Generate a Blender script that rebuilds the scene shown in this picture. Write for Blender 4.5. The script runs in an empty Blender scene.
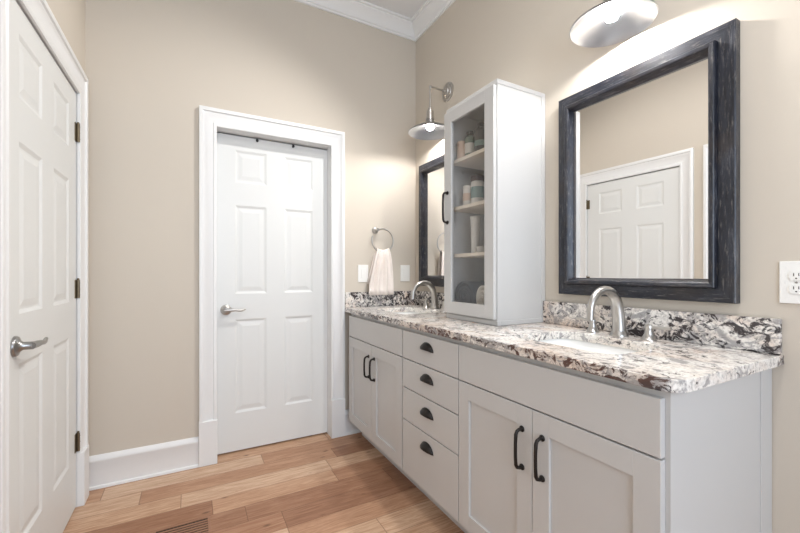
import bpy, bmesh, math, random
from mathutils import Vector, Matrix
random.seed(4)
S = bpy.context.scene
C = S.collection
PI = math.pi
R = math.radians

# ------------------------------------------------------------------ camera, world, lights, exposure
cam_d = bpy.data.cameras.new('camera')
cam = bpy.data.objects.new('camera', cam_d); C.objects.link(cam)
cam.location = (0, 0, 1.1661)
cam.rotation_euler = (R(90), 0, R(-28.62))
cam_d.sensor_width = 36
cam_d.lens = 380.67 / 800 * 36
cam_d.shift_y = (273.3 - 266.5) / 800
cam_d.clip_start = 0.02
S.camera = cam

w = bpy.data.worlds.new('world'); S.world = w; w.use_nodes = True
w.node_tree.nodes['Background'].inputs[0].default_value = (0.75, 0.85, 1, 1)
w.node_tree.nodes['Background'].inputs[1].default_value = 0.0

def area(name, loc, rot, sx, sy, power, col):
    l = bpy.data.lights.new(name, 'AREA'); l.shape = 'RECTANGLE'; l.size = sx; l.size_y = sy
    l.energy = power; l.color = col
    o = bpy.data.objects.new(name, l); C.objects.link(o); o.location = loc; o.rotation_euler = rot
    return o
# inferred daylight from behind the camera at an added window; added ceiling lights
area('window_daylight', (0.25, -1.66, 1.55), (R(90), 0, 0), 1.5, 1.7, 34, (0.70, 0.83, 1.0))
area('added_ceiling_fill', (0.75, 0.2, 3.085), (0, 0, 0), 0.30, 0.30, 12, (1.0, 0.98, 0.96))  # unseen fill, added to lift the ambient and the upper walls
sl = bpy.data.lights.new('added_recessed_spot', 'SPOT'); sl.energy = 68; sl.spot_size = R(112); sl.spot_blend = 0.6; sl.shadow_soft_size = 0.05; sl.color = (1.0, 0.98, 0.96)  # unseen spot, added to cast the vanity's floor shadow and brighten the doors
so = bpy.data.objects.new('added_recessed_spot', sl); C.objects.link(so); so.location = (1.27, 1.45, 3.09)
so.rotation_euler = Vector((-0.68, 0.12, -1.0)).to_track_quat('-Z', 'Y').to_euler()
BULB = 290.0

S.view_settings.view_transform = 'Standard'
S.view_settings.look = 'None'
S.view_settings.gamma = 1
S.view_settings.use_curve_mapping = False
S.view_settings.exposure = 0.62

# ------------------------------------------------------------------ materials
def srgb(r, g, b):
    f = lambda v: (v / 255 / 12.92) if v / 255 <= 0.04045 else ((v / 255 + 0.055) / 1.055) ** 2.4
    return (f(r), f(g), f(b), 1)

def mat(name, col, rough=0.5, metal=0.0, bump=0.0, scale=200, spec=0.5, var=0.0, vscale=4):
    m = bpy.data.materials.new(name); m.use_nodes = True
    nt = m.node_tree; b = nt.nodes['Principled BSDF']
    b.inputs['Base Color'].default_value = col
    b.inputs['Roughness'].default_value = rough
    b.inputs['Metallic'].default_value = metal
    b.inputs['Specular IOR Level'].default_value = spec
    tc = nt.nodes.new('ShaderNodeTexCoord')
    if var:
        n = nt.nodes.new('ShaderNodeTexNoise'); n.inputs['Scale'].default_value = vscale; n.inputs['Detail'].default_value = 4
        nt.links.new(tc.outputs['Object'], n.inputs['Vector'])
        mx = nt.nodes.new('ShaderNodeMix'); mx.data_type = 'RGBA'
        mx.inputs[6].default_value = tuple(c * (1 - var) for c in col[:3]) + (1,)
        mx.inputs[7].default_value = tuple(min(1, c * (1 + var)) for c in col[:3]) + (1,)
        nt.links.new(n.outputs['Fac'], mx.inputs[0]); nt.links.new(mx.outputs[2], b.inputs['Base Color'])
    if bump:
        n = nt.nodes.new('ShaderNodeTexNoise'); n.inputs['Scale'].default_value = scale
        nt.links.new(tc.outputs['Object'], n.inputs['Vector'])
        bp = nt.nodes.new('ShaderNodeBump'); bp.inputs['Strength'].default_value = bump; bp.inputs['Distance'].default_value = 0.002
        nt.links.new(n.outputs['Fac'], bp.inputs['Height']); nt.links.new(bp.outputs['Normal'], b.inputs['Normal'])
    return m

M = {}
M['wall'] = mat('wall_paint', srgb(206, 197, 184), 0.85, bump=0.08, scale=250, spec=0.2)
M['ceiling'] = mat('ceiling_paint', srgb(226, 226, 226), 0.9, spec=0.2)
M['trim'] = mat('trim_paint', srgb(232, 232, 231), 0.38, spec=0.4)
M['door'] = mat('door_paint', srgb(225, 226, 224), 0.42, spec=0.4)
M['cabinet'] = mat('cabinet_paint', srgb(199, 198, 196), 0.4, spec=0.4)
M['inside'] = mat('cabinet_inside', srgb(228, 216, 198), 0.6)
M['dark'] = mat('dark_recess', srgb(40, 34, 30), 0.9)
M['nickel'] = mat('brushed_nickel', srgb(190, 187, 183), 0.3, 1.0)
M['steel'] = mat('satin_steel', srgb(165, 164, 163), 0.3, 1.0)
M['bronze'] = mat('oil_rubbed_bronze', srgb(44, 40, 38), 0.38, 0.6, var=0.3, vscale=60)
M['hinge'] = mat('aged_hinge_metal', srgb(120, 108, 88), 0.4, 0.9, var=0.3, vscale=80)
M['enamel'] = mat('brushed_shade_lining', srgb(168, 170, 174), 0.3, 1.0)
M['porcelain'] = mat('porcelain', srgb(246, 246, 244), 0.12)
M['plastic'] = mat('white_plastic', srgb(240, 239, 235), 0.35)
M['slot'] = mat('dark_slot', srgb(50, 48, 46), 0.6)
M['black'] = mat('black_metal', srgb(18, 18, 20), 0.5)
M['towel'] = mat('cream_terry', srgb(236, 226, 218), 0.95, bump=0.9, scale=420, spec=0.1)
M['greytowel'] = mat('grey_terry', srgb(92, 94, 98), 0.95, bump=0.9, scale=420, spec=0.1)
M['whitetowel'] = mat('white_terry', srgb(228, 222, 212), 0.95, bump=0.9, scale=420, spec=0.1)
M['pink'] = mat('pink_beige_ceramic', srgb(205, 178, 158), 0.4)
M['greenlabel'] = mat('green_label', srgb(104, 118, 104), 0.5, var=0.35, vscale=40)
M['whitejar'] = mat('pale_jar', srgb(212, 206, 196), 0.35)
M['lid'] = mat('brown_lid', srgb(84, 62, 50), 0.5)
M['darkbottle'] = mat('dark_bottle', srgb(62, 64, 64), 0.3, var=0.3, vscale=40)
M['teal'] = mat('muted_teal', srgb(120, 142, 136), 0.4)
M['crystal'] = mat('textured_glass', srgb(214, 210, 202), 0.2, bump=1.0, scale=90)
M['mirror'] = mat('mirror_glass', (0.93, 0.93, 0.93, 1), 0.0, 1.0)

def bulb_mat():
    m = bpy.data.materials.new('lit_bulb'); m.use_nodes = True
    nt = m.node_tree; b = nt.nodes['Principled BSDF']
    b.inputs['Base Color'].default_value = (1, 1, 1, 1)
    b.inputs['Emission Color'].default_value = (1.0, 0.97, 0.94, 1)
    b.inputs['Emission Strength'].default_value = BULB
    return m
M['bulb'] = bulb_mat()

def pane_mat():
    m = bpy.data.materials.new('clear_glass'); m.use_nodes = True
    nt = m.node_tree; nt.nodes.remove(nt.nodes['Principled BSDF'])
    out = nt.nodes['Material Output']
    t = nt.nodes.new('ShaderNodeBsdfTransparent'); t.inputs[0].default_value = (0.95, 0.95, 0.95, 1)
    g = nt.nodes.new('ShaderNodeBsdfGlossy'); g.inputs['Roughness'].default_value = 0.02; g.inputs[0].default_value = (1, 1, 1, 1)
    lw = nt.nodes.new('ShaderNodeLayerWeight'); lw.inputs[0].default_value = 0.5
    pw = nt.nodes.new('ShaderNodeMath'); pw.operation = 'POWER'; pw.inputs[1].default_value = 5.0; nt.links.new(lw.outputs['Facing'], pw.inputs[0])
    fr = nt.nodes.new('ShaderNodeMath'); fr.operation = 'MULTIPLY_ADD'; fr.inputs[1].default_value = 0.9; fr.inputs[2].default_value = 0.04; nt.links.new(pw.outputs[0], fr.inputs[0])
    mx = nt.nodes.new('ShaderNodeMixShader')
    nt.links.new(fr.outputs[0], mx.inputs[0]); nt.links.new(t.outputs[0], mx.inputs[1]); nt.links.new(g.outputs[0], mx.inputs[2])
    nt.links.new(mx.outputs[0], out.inputs[0])
    return m
M['pane'] = pane_mat()

class NT:
    """tiny helper for node graphs"""
    def __init__(s, name):
        s.m = bpy.data.materials.new(name); s.m.use_nodes = True
        s.nt = s.m.node_tree; s.b = s.nt.nodes['Principled BSDF']
        s.tc = s.nt.nodes.new('ShaderNodeTexCoord')
    def link(s, a, b): s.nt.links.new(a, b)
    def put(s, sock, v):
        if isinstance(v, (int, float)): sock.default_value = v
        elif isinstance(v, tuple): sock.default_value = v
        else: s.link(v, sock)
    def math(s, op, a, b=0.0, c=None):
        n = s.nt.nodes.new('ShaderNodeMath'); n.operation = op
        s.put(n.inputs[0], a); s.put(n.inputs[1], b)
        if c is not None: s.put(n.inputs[2], c)
        return n.outputs[0]
    def mapping(s, scale, loc=(0, 0, 0), rot=(0, 0, 0), src=None):
        n = s.nt.nodes.new('ShaderNodeMapping'); n.inputs['Scale'].default_value = scale
        n.inputs['Location'].default_value = loc; n.inputs['Rotation'].default_value = rot
        s.link(src or s.tc.outputs['Object'], n.inputs['Vector']); return n.outputs[0]
    def noise(s, vec, scale, detail=4, rough=0.5, dist=0.0):
        n = s.nt.nodes.new('ShaderNodeTexNoise'); n.inputs['Scale'].default_value = scale
        n.inputs['Detail'].default_value = detail; n.inputs['Roughness'].default_value = rough; n.inputs['Distortion'].default_value = dist
        s.link(vec, n.inputs['Vector']); return n.outputs['Fac']
    def ramp(s, fac, stops, const=False):
        n = s.nt.nodes.new('ShaderNodeValToRGB'); e = n.color_ramp.elements
        if const: n.color_ramp.interpolation = 'CONSTANT'
        while len(e) < len(stops): e.new(0.5)
        for k, (p, c) in enumerate(stops): e[k].position = p; e[k].color = c
        s.link(fac, n.inputs[0]); return n.outputs[0]
    def mix(s, fac, a, b, mode='MIX'):
        n = s.nt.nodes.new('ShaderNodeMix'); n.data_type = 'RGBA'; n.blend_type = mode
        s.put(n.inputs[0], fac); s.put(n.inputs[6], a); s.put(n.inputs[7], b); return n.outputs[2]
    def white(s, x, y=None, z=None):
        n = s.nt.nodes.new('ShaderNodeTexWhiteNoise'); n.noise_dimensions = '3D'
        c = s.nt.nodes.new('ShaderNodeCombineXYZ'); s.put(c.inputs[0], x)
        if y is not None: s.put(c.inputs[1], y)
        if z is not None: s.put(c.inputs[2], z)
        s.link(c.outputs[0], n.inputs['Vector']); return n.outputs['Value']
    def bump(s, h, strength, dist=0.002):
        n = s.nt.nodes.new('ShaderNodeBump'); n.inputs['Strength'].default_value = strength; n.inputs['Distance'].default_value = dist
        s.link(h, n.inputs['Height']); s.link(n.outputs[0], s.b.inputs['Normal'])

def wood_floor():
    g = NT('plank_floor')
    sep = g.nt.nodes.new('ShaderNodeSeparateXYZ'); g.link(g.tc.outputs['Object'], sep.inputs[0])
    x, y = sep.outputs[0], sep.outputs[1]
    W = 0.1335
    ry = g.math('DIVIDE', g.math('ADD', y, 10 * W - 2.18 + 20 * W), W)
    row = g.math('FLOOR', ry); fy = g.math('FRACT', ry)
    L = g.math('ADD', g.math('MULTIPLY', g.white(row, 3.3), 0.5), 0.62)
    rx = g.math('DIVIDE', g.math('ADD', x, g.math('ADD', g.math('MULTIPLY', g.white(row, 9.1), 3.0), 20.0)), L)
    col = g.math('FLOOR', rx); fx = g.math('FRACT', rx)
    rnd = g.white(row, col, 5.5)
    base = g.ramp(rnd, [(0.0, srgb(160, 120, 94)), (0.28, srgb(182, 141, 112)), (0.45, srgb(200, 163, 133)), (0.6, srgb(212, 179, 150)), (1.0, srgb(219, 191, 165))])
    off = g.nt.nodes.new('ShaderNodeCombineXYZ'); g.link(g.math('MULTIPLY', rnd, 37.0), off.inputs[0]); g.link(g.math('MULTIPLY', rnd, 91.0), off.inputs[1])
    va = g.nt.nodes.new('ShaderNodeVectorMath'); va.operation = 'ADD'; g.link(g.tc.outputs['Object'], va.inputs[0]); g.link(off.outputs[0], va.inputs[1])
    grain = g.noise(g.mapping((1.3, 9, 1), src=va.outputs[0]), 3.0, 7, 0.68, 1.8)
    streak = g.noise(g.mapping((1.0, 30, 1), src=va.outputs[0]), 5.0, 3, 0.6, 0.6)
    c1 = g.mix(g.ramp(grain, [(0.32, (0, 0, 0, 1)), (0.66, (1, 1, 1, 1))]), g.mix(1.0, base, (0.66, 0.55, 0.48, 1), 'MULTIPLY'), base)
    c2 = g.mix(g.ramp(streak, [(0.36, (0.8, 0.8, 0.8, 1)), (0.5, (0, 0, 0, 1))]), c1, g.mix(1.0, base, (0.62, 0.5, 0.42, 1), 'MULTIPLY'))
    kn = g.nt.nodes.new('ShaderNodeTexVoronoi'); kn.inputs['Scale'].default_value = 4.2; g.link(g.mapping((1, 2.2, 1), src=va.outputs[0]), kn.inputs['Vector'])
    c3 = g.mix(g.ramp(kn.outputs['Distance'], [(0.03, (0.8, 0.8, 0.8, 1)), (0.10, (0, 0, 0, 1))]), c2, srgb(92, 58, 38))
    ex = g.math('LESS_THAN', g.math('MULTIPLY', g.math('MINIMUM', fx, g.math('SUBTRACT', 1.0, fx)), L), 0.0018)
    ey = g.math('LESS_THAN', g.math('MULTIPLY', g.math('MINIMUM', fy, g.math('SUBTRACT', 1.0, fy)), W), 0.0014)
    edge = g.math('MAXIMUM', ex, ey)
    c4 = g.mix(g.math('MULTIPLY', edge, 0.6), c3, srgb(96, 62, 42))
    g.link(c4, g.b.inputs['Base Color'])
    g.b.inputs['Roughness'].default_value = 0.42
    g.b.inputs['Specular IOR Level'].default_value = 0.35
    g.bump(g.math('SUBTRACT', g.math('MULTIPLY', grain, 0.2), edge), 0.35, 0.002)
    return g.m
M['floor'] = wood_floor()

def granite():
    g = NT('granite')
    v = g.tc.outputs['Object']
    sp = g.nt.nodes.new('ShaderNodeSeparateXYZ'); g.link(v, sp.inputs[0])
    upright_shade = g.math('MAXIMUM', g.math('MAXIMUM', g.math('GREATER_THAN', sp.outputs[0], 1.52), g.math('LESS_THAN', sp.outputs[0], 0.975)), g.math('GREATER_THAN', sp.outputs[1], 2.585))  # splashes and front edge painted darker: they catch less light and sheen
    big = g.noise(g.mapping((1, 0.6, 1), (3, 1, 2)), 4.5, 5, 0.6, 1.6)
    mid = g.noise(g.mapping((1, 0.7, 1), (7, 2, 4)), 15.0, 6, 0.66, 1.8)
    fine = g.noise(g.mapping((1, 1, 1), (1, 5, 9)), 120.0, 3, 0.6, 0.3)
    base = g.ramp(fine, [(0.30, srgb(176, 170, 166)), (0.44, srgb(222, 217, 211)), (0.60, srgb(242, 238, 232))])
    warm = g.mix(g.ramp(big, [(0.46, (0, 0, 0, 1)), (0.66, (0.8, 0.8, 0.8, 1))]), base, g.mix(1.0, base, (0.80, 0.68, 0.60, 1), 'MULTIPLY'))
    mid = g.math('ADD', mid, g.math('MULTIPLY', upright_shade, 0.05))  # greyer there too, weaker light put into the colour
    grey = g.mix(g.ramp(mid, [(0.53, (0, 0, 0, 1)), (0.60, (0.75, 0.75, 0.75, 1))]), warm, srgb(138, 135, 136))
    pat = g.noise(g.mapping((1, 0.75, 1), (11, 3, 6)), 26.0, 7, 0.70, 1.7)
    reg = g.noise(g.mapping((1, 1, 1), (2, 8, 1)), 3.6, 3, 0.5, 0.8)
    # dark mineral flakes, thicker in some regions, and on upright faces by the painted shade
    th = g.math('SUBTRACT', g.math('SUBTRACT', 0.732, g.math('MULTIPLY', upright_shade, 0.072)), g.math('MULTIPLY', reg, 0.31))
    dk = g.math('MULTIPLY', g.math('SUBTRACT', pat, th), 26.0)
    dk = g.math('MINIMUM', g.math('MAXIMUM', dk, 0.0), 1.0)
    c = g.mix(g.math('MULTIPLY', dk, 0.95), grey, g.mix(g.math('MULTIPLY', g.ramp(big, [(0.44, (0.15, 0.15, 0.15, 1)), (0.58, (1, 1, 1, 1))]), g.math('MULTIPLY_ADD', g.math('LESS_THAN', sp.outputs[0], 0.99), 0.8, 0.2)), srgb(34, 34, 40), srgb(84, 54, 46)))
    g.link(c, g.b.inputs['Base Color'])
    g.b.inputs['Roughness'].default_value = 0.14
    return g.m
M['granite'] = granite()

def distressed(name, sc):
    """worn black paint with long scratches along the grain"""
    g = NT(name)
    a = g.noise(g.mapping(sc), 1.0, 8, 0.78, 0.5)
    fine = g.noise(g.mapping(tuple(k * 4 for k in sc), (3, 1, 7)), 1.0, 6, 0.75, 0.2)
    blot = g.noise(g.mapping((9, 9, 9), (5, 2, 1)), 1.0, 4, 0.6, 0.3)
    c1 = g.ramp(a, [(0.38, srgb(20, 22, 30)), (0.56, srgb(42, 45, 55)), (0.66, srgb(84, 86, 92)), (0.76, srgb(146, 144, 140))])
    c = g.mix(g.ramp(fine, [(0.55, (0, 0, 0, 1)), (0.66, (0.75, 0.75, 0.75, 1))]), c1, srgb(122, 118, 114))
    c = g.mix(g.ramp(blot, [(0.52, (0, 0, 0, 1)), (0.70, (0.55, 0.55, 0.55, 1))]), c, srgb(58, 50, 46))
    g.link(c, g.b.inputs['Base Color'])
    g.b.inputs['Roughness'].default_value = 0.36
    g.bump(fine, 0.5, 0.0015)
    return g.m
M['frame_rail'] = distressed('distressed_black_rail', (30, 5, 42))
M['frame_stile'] = distressed('distressed_black_stile', (30, 42, 5))


# ------------------------------------------------------------------ mesh helpers
def box(bm, x0, x1, y0, y1, z0, z1, bev=0.0, seg=2):
    x0, x1 = min(x0, x1), max(x0, x1); y0, y1 = min(y0, y1), max(y0, y1); z0, z1 = min(z0, z1), max(z0, z1)
    r = bmesh.ops.create_cube(bm, size=1.0)
    vs = r['verts']
    for v in vs:
        v.co = Vector(((x0 + x1) / 2 + v.co.x * (x1 - x0), (y0 + y1) / 2 + v.co.y * (y1 - y0), (z0 + z1) / 2 + v.co.z * (z1 - z0)))
    if bev:
        es = {e for v in vs for e in v.link_edges}
        bmesh.ops.bevel(bm, geom=list(es), offset=bev, segments=seg, affect='EDGES', profile=0.5)

def frame_of(d):
    d = d.normalized()
    up = Vector((0, 0, 1)) if abs(d.z) < 0.9 else Vector((1, 0, 0))
    a = d.cross(up).normalized(); b = d.cross(a).normalized()
    return a, b

def tube(bm, pts, rad, n=14, cap=True, squash=1.0):
    pts = [Vector(p) for p in pts]
    rs = rad if isinstance(rad, (list, tuple)) else [rad] * len(pts)
    rings = []; a = None
    for i, p in enumerate(pts):
        d = (pts[min(i + 1, len(pts) - 1)] - pts[max(i - 1, 0)])
        if a is None: a, b = frame_of(d)
        else:
            dn = d.normalized(); a = (a - dn * a.dot(dn)).normalized(); b = dn.cross(a)
        rings.append([bm.verts.new(p + (a * math.cos(2 * PI * k / n) + b * math.sin(2 * PI * k / n) * squash) * rs[i]) for k in range(n)])
    for r0, r1 in zip(rings, rings[1:]):
        for k in range(n):
            bm.faces.new((r0[k], r0[(k + 1) % n], r1[(k + 1) % n], r1[k]))
    if cap:
        bm.faces.new(rings[0][::-1]); bm.faces.new(rings[-1])

def lathe(bm, prof, axis='Z', at=(0, 0, 0), n=32, cap0=True, cap1=True):
    """prof: list of (radius, height along the axis)"""
    at = Vector(at); rings = []
    for r, h in prof:
        ring = []
        for k in range(n):
            c, s_ = math.cos(2 * PI * k / n) * max(r, 1e-5), math.sin(2 * PI * k / n) * max(r, 1e-5)
            p = {'Z': (c, s_, h), 'X': (h, c, s_), 'Y': (s_, h, c)}[axis]
            ring.append(bm.verts.new(at + Vector(p)))
        rings.append(ring)
    for r0, r1 in zip(rings, rings[1:]):
        for k in range(n):
            bm.faces.new((r0[k], r0[(k + 1) % n], r1[(k + 1) % n], r1[k]))
    if cap0: bm.faces.new(rings[0][::-1])
    if cap1: bm.faces.new(rings[-1])

def arc(c, r, a0, a1, n, f):
    return [f(c[0] + r * math.cos(a0 + (a1 - a0) * k / n), c[1] + r * math.sin(a0 + (a1 - a0) * k / n)) for k in range(n + 1)]

def obj(name, bm, m, parent=None, loc=(0, 0, 0), smooth=False, bevel=0.0):
    bmesh.ops.recalc_face_normals(bm, faces=bm.faces[:])
    me = bpy.data.meshes.new(name); bm.to_mesh(me); bm.free()
    me.materials.append(M[m])
    if smooth:
        me.shade_smooth() if smooth is True else me.shade_smooth()
        me.set_sharp_from_angle(angle=R(38))
    o = bpy.data.objects.new(name, me); C.objects.link(o)
    o.location = loc
    if parent: o.parent = parent
    if bevel:
        md = o.modifiers.new('bevel', 'BEVEL'); md.width = bevel; md.segments = 2; md.limit_method = 'ANGLE'; md.angle_limit = R(40)
    return o

def tag(o, label, cat, group=None):
    o['label'] = label; o['category'] = cat
    if group: o['group'] = group
    return o
def thing(name, label, cat, loc=(0, 0, 0), rz=0.0, group=None):
    o = bpy.data.objects.new(name, None); C.objects.link(o); o.location = loc; o.rotation_euler = (0, 0, rz)
    o.empty_display_size = 0.1
    return tag(o, label, cat, group)
def structure(o, label=None):
    o['kind'] = 'structure'
    if label: o['label'] = label
    return o
def copy_thing(root, loc, label, group=None):
    r = root.copy(); C.objects.link(r); r.location = loc; r['label'] = label
    if group: r['group'] = group
    def rec(a, b):
        for ch in list(a.children):
            c = ch.copy(); C.objects.link(c); c.parent = b; rec(ch, c)
    rec(root, r)
    return r
BM = bmesh.new

# ------------------------------------------------------------------ room shell
XL, XR, YB, YF, H = -0.506, 1.569, 2.614, -1.75, 3.12
def shell(name, boxes, m):
    bm = BM()
    for b in boxes: box(bm, *b)
    return structure(obj(name, bm, m))
shell('floor', [(XL - 0.3, XR + 0.2, YF - 0.15, YB + 0.9, -0.06, 0)], 'floor')
shell('ceiling', [(XL - 0.15, XR + 0.15, YF - 0.12, YB + 0.12, H, H + 0.06)], 'ceiling')
DX0, DX1, DZ = 0.133, 0.865, 2.071            # opening in the back wall
shell('wall_back', [(XL - 0.15, DX0 - 0.02, YB, YB + 0.12, 0, H), (DX1 + 0.02, XR + 0.15, YB, YB + 0.12, 0, H), (DX0 - 0.02, DX1 + 0.02, YB, YB + 0.12, DZ + 0.02, H)], 'wall')
LY0, LY1, LZ = 1.600, 2.438, 2.066            # opening in the left wall
KY0, KY1 = 0.55, 1.332                        # second opening in the left wall, seen in the mirror
shell('wall_left', [(XL - 0.12, XL, LY1 + 0.02, YB, 0, H), (XL - 0.12, XL, LY0 - 0.02, LY1 + 0.02, LZ + 0.02, H),
                    (XL - 0.12, XL, KY1 + 0.02, LY0 - 0.02, 0, H), (XL - 0.12, XL, KY0 - 0.02, KY1 + 0.02, LZ + 0.02, H),
                    (XL - 0.12, XL, YF, KY0 - 0.02, 0, H)], 'wall')
shell('wall_right', [(XR, XR + 0.12, YF, YB, 0, H)], 'wall')
WX0, WX1, WZ0, WZ1 = -0.45, 0.95, 0.75, 2.35
shell('wall_front', [(XL - 0.12, WX0, YF - 0.12, YF, 0, H), (WX1, XR + 0.12, YF - 0.12, YF, 0, H), (WX0, WX1, YF - 0.12, YF, 0, WZ0), (WX0, WX1, YF - 0.12, YF, WZ1, H)], 'wall')
# unseen window, added for the daylight inferred from behind the camera
bm = BM()
for b in [(WX0 - 0.07, WX0 + 0.03, WZ0 - 0.07, WZ1 + 0.07), (WX1 - 0.03, WX1 + 0.07, WZ0 - 0.07, WZ1 + 0.07), (WX0, WX1, WZ0 - 0.07, WZ0 + 0.03), (WX0, WX1, WZ1 - 0.03, WZ1 + 0.07), (WX0, WX1, 1.53, 1.57)]:
    box(bm, b[0], b[1], YF - 0.06, YF + 0.02, b[2], b[3])
win = structure(obj('window_1', bm, 'trim'))
bm = BM(); box(bm, WX0, WX1, YF - 0.05, YF - 0.045, WZ0, WZ1); obj('window_pane', bm, 'pane', win)

# crown moulding all around the ceiling
def loop_sweep(name, prof, m, x0, x1, y0, y1):
    bm = BM(); rings = []
    for o_, z in prof:
        rings.append([bm.verts.new(p) for p in ((x0 + o_, y0 + o_, z), (x1 - o_, y0 + o_, z), (x1 - o_, y1 - o_, z), (x0 + o_, y1 - o_, z))])
    for a, b in zip(rings, rings[1:]):
        for k in range(4): bm.faces.new((a[k], a[(k + 1) % 4], b[(k + 1) % 4], b[k]))
    return structure(obj(name, bm, m, smooth=True))
cz = 3.018
crown = [(0.0, cz), (0.012, cz), (0.014, cz + 0.012), (0.022, cz + 0.016), (0.028, cz + 0.030), (0.044, cz + 0.052), (0.066, cz + 0.070), (0.078, cz + 0.078), (0.080, cz + 0.088), (0.094, cz + 0.090), (0.096, H - 0.0005), (0.0, H - 0.0005)]
loop_sweep('trim_1', crown, 'trim', XL, XR, YF, YB)

# casings: swept profile with mitred head; plinth blocks below
CAS = [(0.0, 0.0), (0.0, 0.013), (0.006, 0.017), (0.016, 0.017), (0.022, 0.012), (0.066, 0.015), (0.072, 0.020), (0.076, 0.020), (0.080, 0.027), (0.094, 0.029), (0.100, 0.026), (0.100, 0.0)]
def casing(name, a0, a1, zt, xf, width=0.1, head=0.1, plinth=0.268, pw=0.1):
    """xf maps (along, out of the wall, up) to world"""
    bm = BM(); rings = []; k_ = width / 0.1
    for o_, d in CAS:
        o_ *= k_
        rings.append([bm.verts.new(xf(*p)) for p in ((a0 - o_, d, plinth), (a0 - o_, d, zt + o_ * head / width), (a1 + o_, d, zt + o_ * head / width), (a1 + o_, d, plinth))])
    for p, q in zip(rings, rings[1:]):
        for k in range(3): bm.faces.new((p[k], p[k + 1], q[k + 1], q[k]))
    t = structure(obj(name, bm, 'trim', smooth=True))
    for s_, a in ((-1, a0), (1, a1)):
        bm = BM()
        lo, hi = sorted((a + s_ * -0.002, a + s_ * (width + 0.003)))
        vs = [xf(x, y, z) for x in (lo, hi) for y in (0.0, 0.031) for z in (0.0, plinth)]
        xs, ys, zs = zip(*vs); box(bm, min(xs), max(xs), min(ys), max(ys), min(zs), max(zs), 0.003)
        obj('plinth_block', bm, 'trim', t)
    bm = BM()
    for (p0, p1, z0, z1) in ((a0 - 0.02, a0, 0, zt), (a1, a1 + 0.02, 0, zt), (a0 - 0.02, a1 + 0.02, zt, zt + 0.02)):
        vs = [xf(x, y, z) for x in (p0, p1) for y in (-0.12, 0.002) for z in (z0, z1)]
        xs, ys, zs = zip(*vs); box(bm, min(xs), max(xs), min(ys), max(ys), min(zs), max(zs))
    obj('door_jamb', bm, 'trim', t)
    return t
back_xf = lambda a, o_, z: (a, YB - o_, z)
left_xf = lambda a, o_, z: (XL + o_, a, z)
casing('trim_2', DX0, DX1, DZ, back_xf, 0.096, 0.108)
casing('trim_3', LY0, LY1, LZ, left_xf, 0.098, 0.120)
casing('trim_4', KY0, KY1, LZ, left_xf, 0.098, 0.120)

# baseboards
BP = [(0.0, 0.0), (0.026, 0.0), (0.024, 0.012), (0.016, 0.016), (0.015, 0.140), (0.018, 0.146), (0.016, 0.156), (0.008, 0.172), (0.0, 0.176)]
def baseboard(name, segs):
    bm = BM()
    for p0, p1, nrm in segs:
        r0 = [bm.verts.new((p0[0] + nrm[0] * d, p0[1] + nrm[1] * d, z)) for d, z in BP]
        r1 = [bm.verts.new((p1[0] + nrm[0] * d, p1[1] + nrm[1] * d, z)) for d, z in BP]
        n = len(BP)
        for k in range(n): bm.faces.new((r0[k], r0[(k + 1) % n], r1[(k + 1) % n], r1[k]))
        bm.faces.new(r0[::-1]); bm.faces.new(r1)
    return structure(obj(name, bm, 'trim', smooth=True))
baseboard('baseboard_back', [((XL, YB), (DX0 - 0.0995, YB), (0, -1)), ((DX1 + 0.0995, YB), (XR, YB), (0, -1))])
baseboard('baseboard_left', [((XL, KY1 + 0.102), (XL, LY0 - 0.102), (1, 0)), ((XL, YF), (XL, KY0 - 0.102), (1, 0))])
baseboard('baseboard_right', [((XR, YF), (XR, 0.479), (-1, 0))])

# ------------------------------------------------------------------ six-panel doors
def door_mesh(bm, w, h, t):
    st = 0.105 * w / 0.711; mull = 0.115 * w / 0.711
    pw = (w - 2 * st - mull) / 2
    xs = [0, st, st + pw, st + pw + mull, w - st, w]
    zs = [0, 0.245, 0.856, 1.022, 1.600, 1.748, 1.960, h]
    gx = {}
    def V(x, y, z):
        k = (round(x, 5), round(y, 5), round(z, 5))
        if k not in gx: gx[k] = bm.verts.new((x, y, z))
        return gx[k]
    for i in range(5):
        for j in range(7):
            x0, x1, z0, z1 = xs[i], xs[i + 1], zs[j], zs[j + 1]
            if i in (1, 3) and j in (1, 3, 5):
                prev = None
                for ins, dep in ((0, 0), (0.005, 0.002), (0.014, 0.006), (0.022, 0.006), (0.046, 0.002)):
                    ring = [V(x0 + ins, dep, z0 + ins), V(x1 - ins, dep, z0 + ins), V(x1 - ins, dep, z1 - ins), V(x0 + ins, dep, z1 - ins)]
                    if prev:
                        for k in range(4): bm.faces.new((prev[k], prev[(k + 1) % 4], ring[(k + 1) % 4], ring[k]))
                    prev = ring
                bm.faces.new(prev)
            else:
                bm.faces.new((V(x0, 0, z0), V(x1, 0, z0), V(x1, 0, z1), V(x0, 0, z1)))
    # sides and back
    b = [V(0, t, 0), V(w, t, 0), V(w, t, h), V(0, t, h)]
    bm.faces.new(b)
    for i in range(5):
        bm.faces.new((V(xs[i], 0, 0), V(xs[i + 1], 0, 0), V(xs[i + 1], t, 0), V(xs[i], t, 0)))
        bm.faces.new((V(xs[i], 0, h), V(xs[i + 1], 0, h), V(xs[i + 1], t, h), V(xs[i], t, h)))
    for j in range(7):
        bm.faces.new((V(0, 0, zs[j]), V(0, 0, zs[j + 1]), V(0, t, zs[j + 1]), V(0, t, zs[j])))
        bm.faces.new((V(w, 0, zs[j]), V(w, 0, zs[j + 1]), V(w, t, zs[j + 1]), V(w, t, zs[j])))

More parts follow.
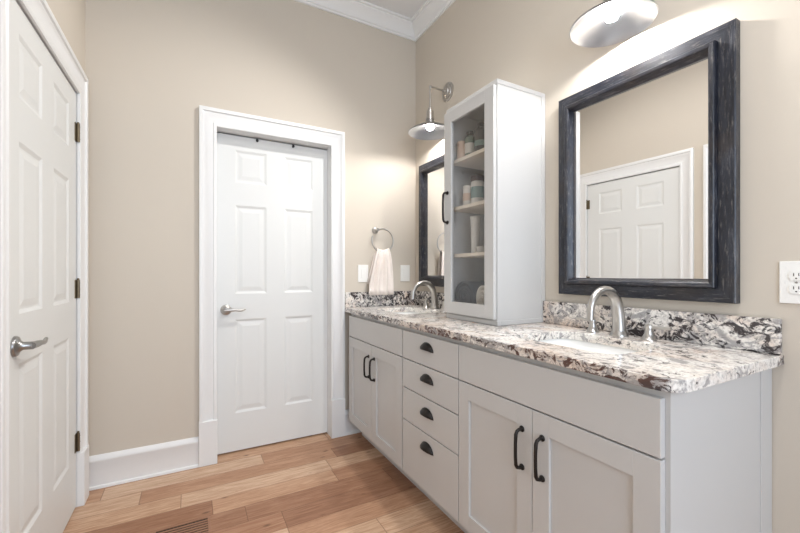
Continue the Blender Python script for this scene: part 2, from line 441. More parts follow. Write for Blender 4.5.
def make_door(name, w, h, loc, rz, hx, hz, metal, hinges=(), lever=0.11, label=None):
    bm = BM(); door_mesh(bm, w, h, 0.036)
    d = structure(obj(name, bm, 'door', loc=loc), label); d.rotation_euler = (0, 0, rz)
    bm = BM()
    lathe(bm, [(0.034, 0.0), (0.034, -0.004), (0.031, -0.009), (0.020, -0.013), (0.016, -0.018), (0.013, -0.022), (0.013, -0.046), (0.0, -0.048)], 'Y', (hx, 0, hz), 28)
    hd = obj('door_handle', bm, metal, d, smooth=True)
    bm = BM()
    tube(bm, [(hx - 0.010, -0.046, hz), (hx + 0.02, -0.050, hz + 0.001), (hx + 0.05, -0.053, hz + 0.001), (hx + 0.075, -0.053, hz - 0.003), (hx + 0.092, -0.051, hz - 0.003), (hx + lever, -0.048, hz + 0.004)],
         [0.011, 0.0115, 0.0085, 0.0075, 0.0075, 0.006], 14)
    obj('lever', bm, metal, hd, smooth=True)
    for z in hinges:
        bm = BM()
        tube(bm, [(w + 0.002, -0.008, z - 0.045), (w + 0.002, -0.008, z + 0.045)], 0.0075, 12)
        for k in (-1, 0, 1): tube(bm, [(w + 0.002, -0.008, z + k * 0.03 - 0.001), (w + 0.002, -0.008, z + k * 0.03 + 0.001)], 0.0085, 12)
        box(bm, w - 0.026, w + 0.020, -0.003, 0.0, z - 0.045, z + 0.045)
        lathe(bm, [(0.004, 0.045), (0.006, 0.049), (0.004, 0.053), (0.0, 0.055)], 'Z', (w + 0.002, -0.008, z), 12)
        obj('hinge', bm, 'hinge', d)
    return d
make_door('door_1', 0.832, 2.052, (XL - 0.002, LY0 + 0.003, 0.008), R(90), 0.084, 0.92, 'steel', (1.858, 1.08, 0.317), 0.12)
make_door('door_2', 0.728, 2.052, (DX0 + 0.003, YB + 0.075, 0.010), 0.0, 0.055, 0.921, 'nickel')
make_door('door_3', 0.776, 2.052, (XL - 0.002, KY0 + 0.003, 0.008), R(90), 0.070, 0.92, 'nickel', (1.858, 1.08, 0.317))
# added dark sheet behind the back door keeps its gaps dark
bm = BM()
for b in ((DX0 - 0.02, DX1 + 0.02, YB + 0.115, YB + 0.119, 0.0, DZ + 0.02),): box(bm, *b)
structure(obj('dark_sheet_behind_door', bm, 'dark'))
bm = BM(); box(bm, XL - 0.125, XL - 0.119, KY0 - 0.02, LY1 + 0.02, 0, LZ + 0.02); structure(obj('dark_sheet_behind_left_doors', bm, 'dark'))  # added dark sheet, keeps the gaps of the left doors dark

# two black over-door hooks on the back door
def over_hook(x, label):
    t = thing('over_door_hook', label, 'hook', (x, YB + 0.075, 2.062), group='black hooks over the closed door')
    bm = BM(); box(bm, -0.006, 0.006, -0.002, 0.0, -0.020, 0.0005); box(bm, -0.006, 0.006, -0.002, 0.038, 0.0005, 0.002); obj('strap', bm, 'black', t)
    bm = BM(); lathe(bm, [(0.004, 0), (0.009, -0.004), (0.009, -0.010), (0.005, -0.013), (0, -0.0135)], 'Y', (0, -0.002, -0.012), 16); obj('peg', bm, 'black', t, smooth=True)
over_hook(0.38, 'small black hook over the top of the closed door, nearer its handle side')
over_hook(0.617, 'small black hook over the top of the closed door, nearer the vanity')

# ------------------------------------------------------------------ vanity base cabinets
FX, BX = 0.973, 0.993                         # door fronts, face frame
ZB, ZT = 0.127, 0.889
def pull_handle(parent, y, z0, z1, x):
    bm = BM()
    n = 8; L = z1 - z0
    pts = [(x - 0.001, y, z0 + 0.008), (x - 0.014, y, z0 + 0.008), (x - 0.024, y, z0 + 0.012), (x - 0.029, y, z0 + 0.022), (x - 0.031, y, z0 + L * 0.35), (x - 0.031, y, z0 + L * 0.65), (x - 0.029, y, z1 - 0.022), (x - 0.024, y, z1 - 0.012), (x - 0.014, y, z1 - 0.008), (x - 0.001, y, z1 - 0.008)]
    tube(bm, pts, [0.0065, 0.0055, 0.0058, 0.0062, 0.0058, 0.0058, 0.0062, 0.0058, 0.0055, 0.0065], 12)
    for z in (z0 + 0.008, z1 - 0.008):
        lathe(bm, [(0.0105, 0.0), (0.0105, -0.003), (0.008, -0.006)], 'X', (x, y, z), 16)
    return obj('handle', bm, 'bronze', parent, smooth=True)
def shaker(parent, y0, y1, z0, z1, x=0.0, fw=0.066, name='door'):
    """framed door: front at x, 20 mm thick, recessed flat panel"""
    bm = BM()
    T = 0.020
    box(bm, x, x + T, y0, y0 + fw, z0, z1, 0.0015); box(bm, x, x + T, y1 - fw, y1, z0, z1, 0.0015)
    box(bm, x, x + T, y0 + fw - 0.0005, y1 - fw + 0.0005, z0, z0 + fw, 0.0012); box(bm, x, x + T, y0 + fw - 0.0005, y1 - fw + 0.0005, z1 - fw, z1, 0.0012)
    d = obj(name, bm, 'cabinet', parent)
    return d
def shaker_panel(d, y0, y1, z0, z1, x=0.0, fw=0.066):
    bm = BM(); box(bm, x + 0.009, x + 0.017, y0 + fw - 0.002, y1 - fw + 0.002, z0 + fw - 0.002, z1 - fw + 0.002)
    return obj('panel', bm, 'cabinet', d)
def carcass(parent, y0, y1, o, bays=()):
    """hollow box with a face frame; o = world offset of the root"""
    bm = BM()
    x0, x1 = BX - o[0], 1.566 - o[0]; a, b = y0 - o[1], y1 - o[1]
    box(bm, x0, x1, a, a + 0.018, ZB, ZT - 0.0005); box(bm, x0, x1, b - 0.018, b, ZB, ZT - 0.0005)
    box(bm, x0, x1, a + 0.018, b - 0.018, ZB, ZB + 0.018); box(bm, x1 - 0.008, x1, a + 0.018, b - 0.018, ZB + 0.018, ZT - 0.0005)
    box(bm, x0, x0 + 0.02, a + 0.018, b - 0.018, ZT - 0.04, ZT - 0.0005)
    for z in bays: box(bm, x0, x0 + 0.02, a + 0.018, b - 0.018, z - 0.015, z + 0.015)
    box(bm, x0 + 0.0002, x0 + 0.02, a + 0.018, a + 0.04, ZB + 0.018, ZT - 0.04); box(bm, x0 + 0.0002, x0 + 0.02, b - 0.04, b - 0.018, ZB + 0.018, ZT - 0.04)
    obj('body', bm, 'cabinet', parent)
    bm = BM(); box(bm, 1.075 - o[0], 1.09 - o[0], a + 0.001, b - 0.001, 0, ZB); box(bm, 1.09 - o[0], 1.555 - o[0], a + 0.001, a + 0.016, 0, ZB); box(bm, 1.09 - o[0], 1.555 - o[0], b - 0.016, b - 0.001, 0, ZB)
    obj('toe_kick', bm, 'cabinet', parent)
G = 0.003
def sink_base(y0, y1, f0, f1, label, endpanel=False):
    o = (FX, (y0 + y1) / 2, 0)
    t = thing('sink_base_cabinet', label, 'cabinet', o, group='white vanity cabinets under the countertop')
    carcass(t, y0, y1, o, (0.723,))
    a, b = f0 - o[1], f1 - o[1]; mid = (a + b) / 2
    bm = BM(); box(bm, 0, 0.02, a, b, 0.7255, 0.868, 0.002); obj('false_drawer_front', bm, 'cabinet', t)
    for p, q, hy in ((a, mid - 0.0015, mid - 0.042), (mid + 0.0015, b, mid + 0.042)):
        d = shaker(t, p, q, ZB, 0.7205); shaker_panel(d, p, q, ZB, 0.7205)
        pull_handle(d, hy, 0.508, 0.652, 0.0)
    if endpanel:
        bm = BM(); e = y0 - o[1]
        box(bm, 0.517, 0.594, e - 0.006, e - 0.0002, 0.0, ZT - 0.001, 0.001)
        obj('scribe_strip', bm, 'cabinet', t)
        bm = BM(); box(bm, 0.1, 0.517, e - 0.0022, e - 0.0002, 0, ZB + 0.01); box(bm, 0.02, 0.517, e - 0.0022, e - 0.0002, ZB, ZT - 0.001); obj('end_panel', bm, 'cabinet', t)
    return t
sink_base(0.486, 1.2755, 0.495, 1.2735, 'white sink cabinet with two shaker doors at the near end of the vanity', True)
sink_base(1.7585, 2.547, 1.7655, 2.537, 'white sink cabinet with two shaker doors at the far end, by the closed door')
# drawer stack
o = (FX, 1.517, 0)
t = thing('drawer_base_cabinet', 'white four-drawer cabinet with dark cup pulls between the two sink cabinets', 'cabinet', o, group='white vanity cabinets under the countertop')
carcass(t, 1.277, 1.757, o, (0.723, 0.573, 0.405))
for z0, z1, hz in ((0.7255, 0.868, 0.800), (0.5755, 0.7205, 0.650), (0.4075, 0.5705, 0.490), (ZB, 0.4025, 0.328)):
    bm = BM(); box(bm, 0, 0.02, -0.2385, 0.2385, z0, z1, 0.002)
    d = obj('drawer', bm, 'cabinet', t)
    # cup pull: quarter dome open below
    bm = BM(); n = 16; m_ = 7; W2, HT, DP = 0.052, 0.037, 0.026
    cy_ = 0.0
    grid = []
    for i in range(n + 1):
        ph = PI * i / n
        row = []
        for j in range(m_ + 1):
            th = PI / 2 * j / m_
            row.append(bm.verts.new((-DP * math.sin(th) * (0.35 + 0.65 * math.sin(ph)), cy_ + W2 * math.cos(ph) * (0.0 + math.cos(th * 0.0)) * (1 - 0.25 * (j / m_) ** 2), hz + HT * math.sin(ph) * math.cos(th * 0.86))))
        grid.append(row)
    for i in range(n):
        for j in range(m_):
            bm.faces.new((grid[i][j], grid[i + 1][j], grid[i + 1][j + 1], grid[i][j + 1]))
    bmesh.ops.remove_doubles(bm, verts=bm.verts[:], dist=0.0003)
    # back flange
    fl = [bm.verts.new((-0.0015, cy_ + (W2 + 0.003) * math.cos(PI * i / n), hz - 0.002 + (HT + 0.005) * math.sin(PI * i / n))) for i in range(n + 1)]
    fb = [bm.verts.new((0.0, v.co.y, v.co.z)) for v in fl]
    bm.faces.new(fl); bm.faces.new(fb[::-1])
    for k in range(n + 1): bm.faces.new((fl[k], fl[(k + 1) % (n + 1)], fb[(k + 1) % (n + 1)], fb[k]))
    obj('cup_pull', bm, 'bronze', d, smooth=True)

# ------------------------------------------------------------------ countertop, splashes, sinks
CZ = 0.920
def rrect(x0, x1, y0, y1, r, n=6):
    pts = []
    for (cx, cy, a) in ((x1 - r, y1 - r, 0), (x0 + r, y1 - r, 90), (x0 + r, y0 + r, 180), (x1 - r, y0 + r, 270)):
        for k in range(n + 1):
            an = R(a + 90 * k / n); pts.append((cx + r * math.cos(an), cy + r * math.sin(an)))
    return pts
SX0, SX1, SW = 1.105, 1.400, 0.203
SINKS = (0.897, 2.19)
cfx, cy0, cy1 = 0.9625, 0.453, YB - 0.001
outer = [(XR - 0.001, cy0), (XR - 0.001, cy1), (cfx, cy1)] + [(cfx + 0.055 - 0.055 * math.cos(R(k * 15)), cy0 + 0.055 - 0.055 * math.sin(R(k * 15))) for k in range(7)]
bm = BM()
loops = [outer] + [rrect(SX0, SX1, c - SW, c + SW, 0.055) for c in SINKS]
es = []
for lp in loops:
    vs = [bm.verts.new((x, y, CZ)) for x, y in lp]
    for k in range(len(vs)): es.append(bm.edges.new((vs[k], vs[(k + 1) % len(vs)])))
bmesh.ops.triangle_fill(bm, use_beauty=True, use_dissolve=False, edges=es)
ret = bmesh.ops.extrude_face_region(bm, geom=bm.faces[:])
for v in [g_ for g_ in ret['geom'] if isinstance(g_, bmesh.types.BMVert)]: v.co.z -= 0.031
ct = tag(obj('countertop', bm, 'granite', bevel=0.004), 'long speckled granite countertop over the white vanity cabinets', 'countertop')
def splash(label, x0, x1, y0, y1):
    bm = BM(); box(bm, x0, x1, y0, y1, CZ + 0.0003, CZ + 0.108, 0.003)
    tag(obj('backsplash', bm, 'granite'), label, 'backsplash', 'granite splashes around the countertop')
splash('speckled granite backsplash strip under the near mirror', XR - 0.022, XR - 0.001, 0.457, 1.336)
splash('speckled granite backsplash strip under the far mirror, beyond the tall cabinet', XR - 0.022, XR - 0.001, 1.762, YB - 0.0225)
splash('short granite side splash on the wall below the hand towel', 0.967, XR - 0.001, YB - 0.022, YB - 0.001)
def sink(cy, label):
    bm = BM(); rings = []
    for ins, z in ((-0.02, 0.8885), (-0.008, 0.8885), (-0.004, 0.884), (0.004, 0.84), (0.014, 0.79), (0.035, 0.765), (0.075, 0.757), (0.118, 0.755)):
        rr = max(0.012, 0.060 - max(0, ins) * 0.2)
        rings.append([bm.verts.new((x, y - cy, z - 0.75)) for x, y in rrect(SX0 + ins - 1.2525, SX1 - ins - 1.2525, cy - SW + ins, cy + SW - ins, rr)])
    for a, b in zip(rings, rings[1:]):
        n = len(a)
        for k in range(n): bm.faces.new((a[k], a[(k + 1) % n], b[(k + 1) % n], b[k]))
    bm.faces.new(rings[-1])
    t = thing('sink', label, 'sink', (1.2525, cy, 0.75), group='white undermount sinks')
    b_ = obj('bowl', bm, 'porcelain', t, smooth=True)
    bm = BM(); lathe(bm, [(0.0, 0.0055), (0.020, 0.0055), (0.023, 0.0075), (0.027, 0.0055)], 'Z', (0, 0, 0), 24); obj('drain', bm, 'nickel', t, smooth=True)
sink(SINKS[0], 'white undermount sink in the granite, below the near mirror')
sink(SINKS[1], 'white undermount sink in the granite, near the hand towel')

def faucet(y, label):
    t = thing('faucet', label, 'faucet', (1.478, y, CZ), group='brushed nickel gooseneck faucets')
    bm = BM()
    lathe(bm, [(0.034, 0.0005), (0.034, 0.004), (0.030, 0.010), (0.0255, 0.020)], 'Z', (0, 0, 0), 28)
    pts = [(0, 0, 0.008), (0, 0, 0.04), (-0.002, 0, 0.075), (-0.006, 0, 0.092)]
    pts += [(-0.0915 + 0.084 * math.cos(R(a)), 0, 0.098 + 0.084 * math.sin(R(a))) for a in range(5, 186, 12)]
    pts += [(-0.176, 0, 0.072)]
    n = len(pts)
    rad = [0.0255 - 0.0125 * min(1, k / (n - 5)) ** 0.8 for k in range(n)]
    rad[-1] = 0.0135; rad[-2] = 0.0125
    tube(bm, pts, rad, 18)
    obj('spout', bm, 'nickel', t, smooth=True)
    for s_ in (-1, 1):
        yy = s_ * 0.112
        bm = BM(); lathe(bm, [(0.026, 0.0005), (0.026, 0.004), (0.021, 0.010), (0.0155, 0.022), (0.0125, 0.036), (0.014, 0.042), (0.0145, 0.050), (0.011, 0.057), (0.0, 0.059)], 'Z', (0, yy, 0), 26)
        h = obj('handle', bm, 'nickel', t, smooth=True)
        bm = BM(); tube(bm, [(0, yy, 0.047), (0.0, yy + s_ * 0.03, 0.049), (-0.001, yy + s_ * 0.055, 0.050), (-0.002, yy + s_ * 0.075, 0.051)], [0.0075, 0.0065, 0.0058, 0.0065], 12)
        obj('lever', bm, 'nickel', h, smooth=True)
    return t
f1 = faucet(0.905, 'brushed nickel gooseneck faucet with two levers under the near mirror')
copy_thing(f1, (1.478, 2.205, CZ), 'brushed nickel gooseneck faucet with two levers beyond the tall cabinet')

# ------------------------------------------------------------------ tall glass-fronted cabinet on the countertop
TX, TY0, TY1, TZ0, TZ1 = 1.250, 1.342, 1.742, CZ + 0.0005, 2.075
T0 = (TX, (TY0 + TY1) / 2, TZ0)
t = thing('tower_cabinet', 'tall white glass-door cabinet standing on the countertop between the mirrors', 'cabinet', T0)
hw = (TY1 - TY0) / 2; D_ = XR - 0.001 - TX; HH = TZ1 - TZ0
bm = BM()
box(bm, 0, D_, -hw, -hw + 0.018, 0.0, HH - 0.022); box(bm, 0, D_, hw - 0.018, hw, 0.0, HH - 0.022)
box(bm, 0.0005, D_, -hw + 0.018, hw - 0.018, 0.0, 0.028)
obj('body', bm, 'cabinet', t)
bm = BM(); box(bm, D_ - 0.008, D_ - 0.0003, -hw + 0.018, hw - 0.018, 0.028, HH - 0.022); obj('back_panel', bm, 'inside', t)
bm = BM(); box(bm, -0.004, D_, -hw - 0.003, hw + 0.003, HH - 0.022, HH, 0.002); obj('top', bm, 'cabinet', t)
bm = BM(); box(bm, 0.02, D_, -hw - 0.006, -hw - 0.0002, 0.0, 0.022, 0.002); box(bm, -0.005, -0.0002, -hw - 0.006, hw, 0.0, 0.022, 0.002); box(bm, -0.005, 0.02, -hw - 0.006, -hw - 0.0002, 0.0, 0.022, 0.001); obj('base_moulding', bm, 'cabinet', t)
bm = BM(); box(bm, D_ - 0.028, D_ - 0.0003, -hw - 0.004, -hw - 0.0002, 0.022, HH - 0.022, 0.001); obj('scribe_strip', bm, 'cabinet', t)
SH = (1.272, 1.528, 1.786)
for z in SH:
    bm = BM(); box(bm, 0.012, D_ - 0.009, -hw + 0.0185, hw - 0.0185, z - 0.018 - TZ0, z - TZ0, 0.001); obj('shelf', bm, 'inside', t)
dz0, dz1, fw = 0.955 - 0.004 - TZ0, 2.046 - TZ0, 0.063
d = shaker(t, -hw + 0.002, hw - 0.004, dz0, dz1, x=-0.0225, fw=fw)
bm = BM(); box(bm, -0.0135, -0.0095, -hw + fw, hw - fw - 0.002, dz0 + fw - 0.002, dz1 - fw + 0.002); obj('glass_pane', bm, 'pane', d)
pull_handle(d, hw - 0.036, 1.436 - TZ0, 1.614 - TZ0, -0.0225)

# things inside the tall cabinet
def pot(name, label, cat, x, y, z, prof, m, lid=None, group=None, lidmat='lid', band=None):
    t = thing(name, label, cat, (x, y, z), 0, group)
    bm = BM(); lathe(bm, prof, 'Z', (0, 0, 0), 24); obj('body', bm, m, t, smooth=True)
    if lid:
        bm = BM(); lathe(bm, lid, 'Z', (0, 0, 0), 24); obj('lid', bm, lidmat, t, smooth=True)
    if band:
        bm = BM(); r_, h0, h1, bm_ = band
        lathe(bm, [(r_ - 0.0012, h0), (r_, h0 + 0.0005), (r_, h1 - 0.0005), (r_ - 0.0012, h1)], 'Z', (0, 0, 0), 28, False, False); obj('paper_label', bm, bm_, t, smooth=True)
    return t
def cyl(r, h): return [(r * 0.9, 0.0003), (r, 0.004), (r, h - 0.006), (r * 0.9, h)]
def cap(r, h0, h1): return [(r, h0), (r, h1 - 0.003), (r - 0.003, h1)]
z1, z2, z3, z4 = SH[2], SH[1], SH[0], CZ + 0.0285
pot('jar', 'small pinkish beige jar at the left of the top shelf', 'jar', 1.305, 1.683, z1, cyl(0.024, 0.088), 'pink', cap(0.025, 0.088, 0.104), None, 'pink')
pot('bottle', 'green and white bottle with dark cap on the top shelf', 'bottle', 1.330, 1.640, z1, [(0.025, 0.0003), (0.028, 0.004), (0.028, 0.115), (0.020, 0.124), (0.016, 0.128)], 'greenlabel', cap(0.019, 0.128, 0.152), None, 'black', (0.0288, 0.030, 0.085, 'whitejar'))
pot('bottle', 'tall dark bottle at the right of the top shelf', 'bottle', 1.345, 1.568, z1, [(0.030, 0.0003), (0.034, 0.004), (0.034, 0.135), (0.022, 0.150), (0.015, 0.153)], 'darkbottle', cap(0.016, 0.153, 0.180), None, 'black', (0.0348, 0.050, 0.080, 'teal'))
pot('bottle', 'muted teal bottle behind the green and white one, top shelf', 'bottle', 1.415, 1.665, z1, [(0.024, 0.0003), (0.026, 0.004), (0.026, 0.120), (0.016, 0.135), (0.012, 0.137)], 'teal', cap(0.013, 0.137, 0.160), None, 'black')
pot('jar', 'low pale jar with pale lid on the second shelf', 'jar', 1.315, 1.640, z2, cyl(0.026, 0.095), 'whitejar', cap(0.027, 0.095, 0.112), None, 'whitejar', (0.0268, 0.030, 0.070, 'pink'))
pot('jar', 'taller pale jar with brown lid on the second shelf', 'jar', 1.330, 1.578, z2, cyl(0.034, 0.125), 'whitejar', cap(0.035, 0.125, 0.155), None, 'lid', (0.0348, 0.035, 0.095, 'teal'))
pot('bottle', 'slim teal bottle at the right of the second shelf', 'bottle', 1.350, 1.515, z2, [(0.018, 0.0003), (0.020, 0.004), (0.020, 0.105), (0.012, 0.118), (0.010, 0.120)], 'teal', cap(0.011, 0.120, 0.140), None, 'whitejar')
bm = BM(); lathe(bm, [(0.020, 0.0003), (0.022, 0.006), (0.021, 0.05), (0.024, 0.13), (0.028, 0.195), (0.025, 0.195), (0.020, 0.13), (0.017, 0.02), (0.0, 0.018)], 'Z', (0, 0, 0), 24, True, False)
tag(obj('vase', bm, 'crystal', loc=(1.325, 1.590, z3), smooth=True), 'tall textured clear vase on the third shelf', 'vase')
bm = BM(); lathe(bm, [(0.020, 0.0003), (0.024, 0.006), (0.026, 0.030), (0.021, 0.033), (0.0, 0.034)], 'Z', (0, 0, 0), 20)
tag(obj('trinket_box', bm, 'whitejar', loc=(1.310, 1.524, z3), smooth=True), 'small round white box beside the textured vase', 'box')
def rolled_towel(name, label, x0, x1, y, z, ry, rz_, m, turns=3):
    """a rolled towel lying along x with the spiral showing on its end"""
    bm = BM(); n = 72; pts = []
    for k in range(n + 1):
        f_ = k / n; a = -PI / 2 + 2 * PI * turns * f_; q = 0.12 + 0.88 * f_
        pts.append((ry * q * math.cos(a), rz_ * q * math.sin(a)))
    r0 = [bm.verts.new((0, p[0], p[1])) for p in pts]; r1 = [bm.verts.new((x1 - x0, p[0], p[1])) for p in pts]
    for k in range(n): bm.faces.new((r0[k], r0[k + 1], r1[k + 1], r1[k]))
    o_ = obj(name, bm, m, loc=(x0, y, z + rz_ + 0.004), smooth=True)
    md = o_.modifiers.new('thick', 'SOLIDIFY'); md.thickness = 0.008; md.offset = -1
    return tag(o_, label, 'towel', 'towels at the bottom of the tall cabinet')
rolled_towel('rolled_towel', 'large dark grey rolled towel at the bottom of the tall cabinet', 1.285, 1.545, 1.640, z4, 0.092, 0.090, 'greytowel', 4)
rolled_towel('rolled_towel', 'off-white rolled towel beside the dark grey one', 1.282, 1.52, 1.488, z4, 0.056, 0.082, 'whitetowel', 3)

# ------------------------------------------------------------------ framed mirrors
def framed_mirror(yc, label):
    z0, z1 = 1.068, 1.989; hw_ = 0.3385
    t = thing('framed_mirror', label, 'mirror', (XR, yc, z0), group='black framed mirrors over the sinks')
    Hh = z1 - z0
    # moulding profile: (inset from the outer edge, stand-off from the wall)
    prof = [(0.0, 0.001), (0.0, 0.031), (0.003, 0.034), (0.046, 0.034), (0.049, 0.033), (0.050, 0.052), (0.053, 0.055), (0.064, 0.054), (0.068, 0.050), (0.074, 0.026), (0.079, 0.014), (0.079, 0.006)]
    def rail(sel):
        bm = BM(); rings = []
        for ins, out in prof:
            c4 = [(-hw_ + ins, ins), (hw_ - ins, ins), (hw_ - ins, Hh - ins), (-hw_ + ins, Hh - ins)]
            rings.append([bm.verts.new((-out, c4[sel][0], c4[sel][1])), bm.verts.new((-out, c4[(sel + 1) % 4][0], c4[(sel + 1) % 4][1]))])
        for a, b in zip(rings, rings[1:]): bm.faces.new((a[0], a[1], b[1], b[0]))
        return bm
    for sel, nm in enumerate(('bottom_rail', 'side_stile', 'top_rail', 'side_stile')):
        obj(nm, rail(sel), 'frame_stile' if sel % 2 else 'frame_rail', t)
    bm = BM(); box(bm, -0.016, -0.011, -hw_ + 0.0775, hw_ - 0.0775, 0.0775, Hh - 0.0775); g_ = obj('mirror_glass', bm, 'mirror', t)
    g_.rotation_euler.z = R(1.0); g_.location.x = -0.001
    bm = BM(); box(bm, -0.010, -0.001, -hw_ + 0.03, hw_ - 0.03, 0.03, Hh - 0.03); obj('backing', bm, 'dark', t)
    return t
m1 = framed_mirror(0.8965, 'large black distressed-frame mirror above the near sink')
copy_thing(m1, (XR, 2.175, 1.072), 'black distressed-frame mirror above the far sink, half hidden by the tall cabinet')

# ------------------------------------------------------------------ sconces
def sconce(y, label):
    t = thing('wall_sconce', label, 'lamp', (XR, y, 2.433), group='nickel wall sconces over the mirrors')
    bm = BM(); lathe(bm, [(0.064, 0.0), (0.064, -0.006), (0.058, -0.010), (0.052, -0.010), (0.050, -0.016), (0.034, -0.020), (0.030, -0.026), (0.014, -0.030), (0.012, -0.040), (0.0, -0.041)], 'X', (0, 0, 0), 36)
    obj('backplate', bm, 'nickel', t, smooth=True)
    bm = BM()
    pts = [(-0.028, 0, 0), (-0.10, 0, 0.003), (-0.136, 0, 0.004)] + [(-0.136 - 0.014 * math.sin(R(a)), 0, -0.010 + 0.014 * math.cos(R(a))) for a in (30, 60, 90)] + [(-0.150, 0, -0.06), (-0.150, 0, -0.155)]
    tube(bm, pts, 0.0068, 14)
    bmesh.ops.create_uvsphere(bm, u_segments=16, v_segments=10, radius=0.0125, matrix=Matrix.Translation((-0.146, 0, 0.0)))
    obj('arm', bm, 'nickel', t, smooth=True)
    bm = BM(); lathe(bm, [(0.009, -0.140), (0.0145, -0.144), (0.0145, -0.160), (0.022, -0.164), (0.0245, -0.172), (0.0245, -0.206), (0.030, -0.212), (0.030, -0.222)], 'Z', (-0.150, 0, 0), 28)
    obj('socket', bm, 'nickel', t, smooth=True)
    bm = BM()
    prof = [(0.027, -0.220), (0.029, -0.243), (0.036, -0.250), (0.060, -0.260), (0.095, -0.274), (0.127, -0.291), (0.142, -0.302), (0.147, -0.307), (0.149, -0.309)]
    lathe(bm, prof + [(r - 0.0025, z - 0.0015) for r, z in prof[::-1]], 'Z', (-0.150, 0, 0), 56, False, False)
    sh = obj('lamp_shade', bm, 'enamel', t, smooth=True)
    bm = BM(); lathe(bm, [(r + 0.0012, z + 0.0010) for r, z in prof[:-1]], 'Z', (-0.150, 0, 0), 56, False, False)
    obj('shade_exterior', bm, 'steel', sh, smooth=True)
    bm = BM(); lathe(bm, [(0.0, -0.294), (0.010, -0.2925), (0.020, -0.287), (0.0255, -0.277), (0.026, -0.267), (0.022, -0.253), (0.015, -0.240), (0.013, -0.230)], 'Z', (-0.150, 0, 0), 24)
    obj('bulb', bm, 'bulb', t, smooth=True)
    return t
s1 = sconce(0.897, 'lit sconce with white disc shade above the near mirror')
copy_thing(s1, (XR, 2.175, 2.433), 'lit sconce with white disc shade above the far mirror, in the corner')

# ------------------------------------------------------------------ towel ring and hand towel
RX, RZ, RR, RY = 1.252, 1.412, 0.088, YB - 0.048
t = thing('towel_ring', 'nickel open towel ring on the wall beside the closed door', 'towel ring', (RX, YB, RZ))
px, pz = RR * math.cos(R(118)), RR * math.sin(R(118))
bm = BM(); lathe(bm, [(0.026, -0.0003), (0.026, -0.006), (0.021, -0.011), (0.012, -0.016), (0.010, -0.040), (0.014, -0.042), (0.014, -0.056), (0.0, -0.058)], 'Y', (px, 0, pz), 26)
obj('post', bm, 'nickel', t, smooth=True)
bm = BM()
tube(bm, [(RR * math.cos(R(118 - a)), RY - YB, RR * math.sin(R(118 - a))) for a in range(0, 319, 6)], 0.0055, 12)
ring = obj('ring', bm, 'nickel', t, smooth=True)
# towel: over the bottom of the ring, front layer longer than the back one
bm = BM(); NU, path = 40, []
bz = RZ - RR
path = [(0.017, bz - 0.235), (0.018, bz - 0.17), (0.018, bz - 0.10), (0.017, bz - 0.04), (0.0145, bz - 0.005), (0.010, bz + 0.010), (0.0, bz + 0.0155), (-0.010, bz + 0.010), (-0.015, bz - 0.005), (-0.018, bz - 0.04), (-0.020, bz - 0.09), (-0.021, bz - 0.14), (-0.022, bz - 0.19), (-0.022, bz - 0.24), (-0.022, bz - 0.278), (-0.024, bz - 0.284), (-0.022, bz - 0.290), (-0.022, bz - 0.318)]
rows = []
for j, (oy, z) in enumerate(path):
    drop = max(0.0, bz - z)
    half = 0.050 + 0.052 * min(1, drop / 0.25) ** 0.8
    sh_ = -0.024 * min(1, drop / 0.25)
    row = []
    for i in range(NU + 1):
        u = i / NU * 2 - 1
        amp = (0.004 + 0.008 * min(1, drop / 0.12)) * (1 if oy < 0 else 0.35)
        if abs(oy) < 0.014: amp = 0.001
        fold = amp * math.sin(u * 9.5 + 0.8 + drop * 2) + 0.4 * amp * math.sin(u * 17 - drop * 9)
        xx = min(abs(u * half + sh_), RR * 0.9); lift = (RR - math.sqrt(RR * RR - xx * xx)) * max(0.0, 1 - drop / 0.12)
        row.append(bm.verts.new((RX + sh_ + u * half, RY + oy + fold - (0.004 if oy < 0 else -0.002) * 0, z + lift)))
    rows.append(row)
for a, b in zip(rows, rows[1:]):
    for i in range(NU): bm.faces.new((a[i], a[i + 1], b[i + 1], b[i]))
tw = obj('hand_towel', bm, 'towel', smooth=True)
md = tw.modifiers.new('thick', 'SOLIDIFY'); md.thickness = 0.005; md.offset = 0
tag(tw, 'cream hand towel draped through the towel ring', 'towel')

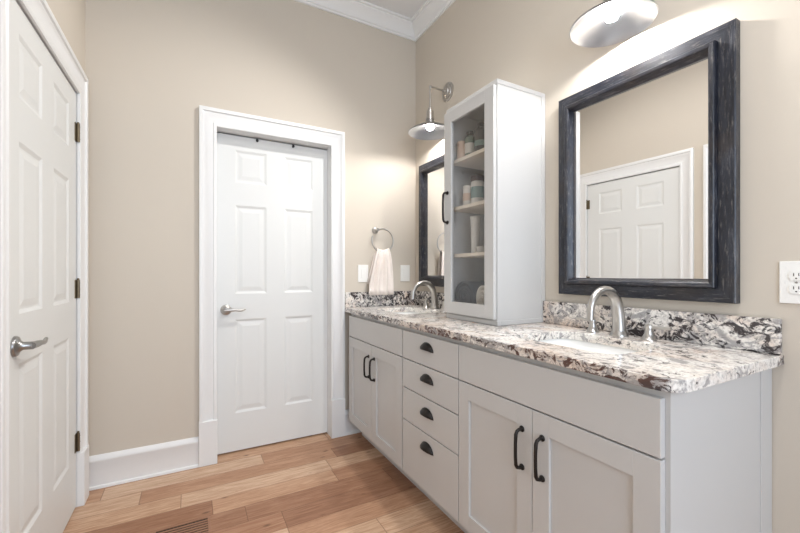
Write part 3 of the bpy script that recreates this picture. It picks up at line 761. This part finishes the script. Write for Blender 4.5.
# ------------------------------------------------------------------ plates on the walls
def switch_plate(x, z, w_, label):
    t = thing('switch_plate', label, 'light switch', (x, YB, z), group='white switch plates above the side splash')
    bm = BM(); box(bm, -w_ / 2, w_ / 2, -0.006, 0.0, -0.064, 0.064, 0.002); obj('plate', bm, 'plastic', t)
    bm = BM(); box(bm, -0.017, 0.017, -0.0085, -0.0055, -0.034, 0.034, 0.001); obj('rocker', bm, 'plastic', t)
switch_plate(1.113, 1.165, 0.082, 'white rocker switch plate partly behind the hand towel')
switch_plate(1.470, 1.167, 0.082, 'white rocker switch plate between the hand towel and far mirror')
t = thing('outlet_plate', 'white duplex outlet plate on the wall right of the near mirror', 'outlet', (XR, 0.425, 1.139))
bm = BM(); box(bm, -0.006, 0.0, -0.038, 0.038, -0.063, 0.063, 0.002); obj('plate', bm, 'plastic', t)
for zc in (-0.0195, 0.0195):
    bm = BM()
    pts = [(0.0165 * math.cos(R(a)), max(-0.0135, min(0.0135, 0.0175 * math.sin(R(a))))) for a in range(0, 360, 10)]
    va = [bm.verts.new((-0.0058, p[0], zc + p[1])) for p in pts]; vb = [bm.verts.new((-0.0085, p[0], zc + p[1])) for p in pts]
    bm.faces.new(vb)
    for k in range(len(va)): bm.faces.new((va[k], va[(k + 1) % len(va)], vb[(k + 1) % len(va)], vb[k]))
    rc = obj('receptacle', bm, 'plastic', t)
    bm = BM(); box(bm, -0.0088, -0.0083, 0.0045, 0.0065, zc - 0.001, zc + 0.008); box(bm, -0.0088, -0.0083, -0.0065, -0.0045, zc + 0.000, zc + 0.008); box(bm, -0.0088, -0.0083, -0.002, 0.002, zc - 0.009, zc - 0.0055)
    obj('slots', bm, 'slot', rc)
bm = BM(); lathe(bm, [(0.003, -0.0058), (0.003, -0.0072), (0.0, -0.0075)], 'X', (0, 0, 0), 12); obj('screw', bm, 'steel', t)

# ------------------------------------------------------------------ wooden floor register
t = thing('floor_register', 'wooden slotted air register set in the plank floor', 'vent', (-0.04, 1.968, 0))
M['vent'] = mat('vent_wood', srgb(150, 108, 82), 0.45, var=0.2, vscale=20)
bm = BM(); box(bm, -0.112, 0.112, -0.066, 0.066, 0.0003, 0.0012); obj('duct_shade_sheet', bm, 'dark', t)  # dark sheet painted in for the shade inside the duct
bm = BM()
box(bm, -0.115, -0.104, -0.068, 0.068, 0.0003, 0.005, 0.001); box(bm, 0.104, 0.115, -0.068, 0.068, 0.0003, 0.005, 0.001)
box(bm, -0.104, 0.104, 0.060, 0.068, 0.0003, 0.005, 0.001); box(bm, -0.104, 0.104, -0.068, -0.060, 0.0003, 0.005, 0.001)
obj('frame', bm, 'vent', t)
for k in range(6):
    y = -0.050 + k * 0.0185
    bm = BM(); box(bm, -0.1045, 0.1045, y - 0.0045, y + 0.0045, 0.001, 0.0045, 0.0008); obj('slat', bm, 'vent', t)

# unseen ceiling lamps, added as fixtures for the fill and spot lights
t = thing('added_ceiling_lamp', 'added unseen flush nickel ceiling lamp, fixture for the fill light', 'lamp', (0.75, 0.2, H))
bm = BM(); lathe(bm, [(0.225, -0.0003), (0.225, -0.02), (0.21, -0.025)], 'Z', (0, 0, 0), 40); obj('canopy', bm, 'nickel', t, smooth=True)
t = thing('added_recessed_lamp', 'added unseen recessed eyeball lamp in the ceiling above the tall cabinet', 'lamp', (1.27, 1.45, H))
bm = BM(); lathe(bm, [(0.062, -0.0003), (0.085, -0.0003), (0.085, -0.004), (0.066, -0.007), (0.062, -0.004), (0.062, -0.0003)], 'Z', (0, 0, 0), 40, False, False); obj('trim_ring', bm, 'enamel', t, smooth=True)
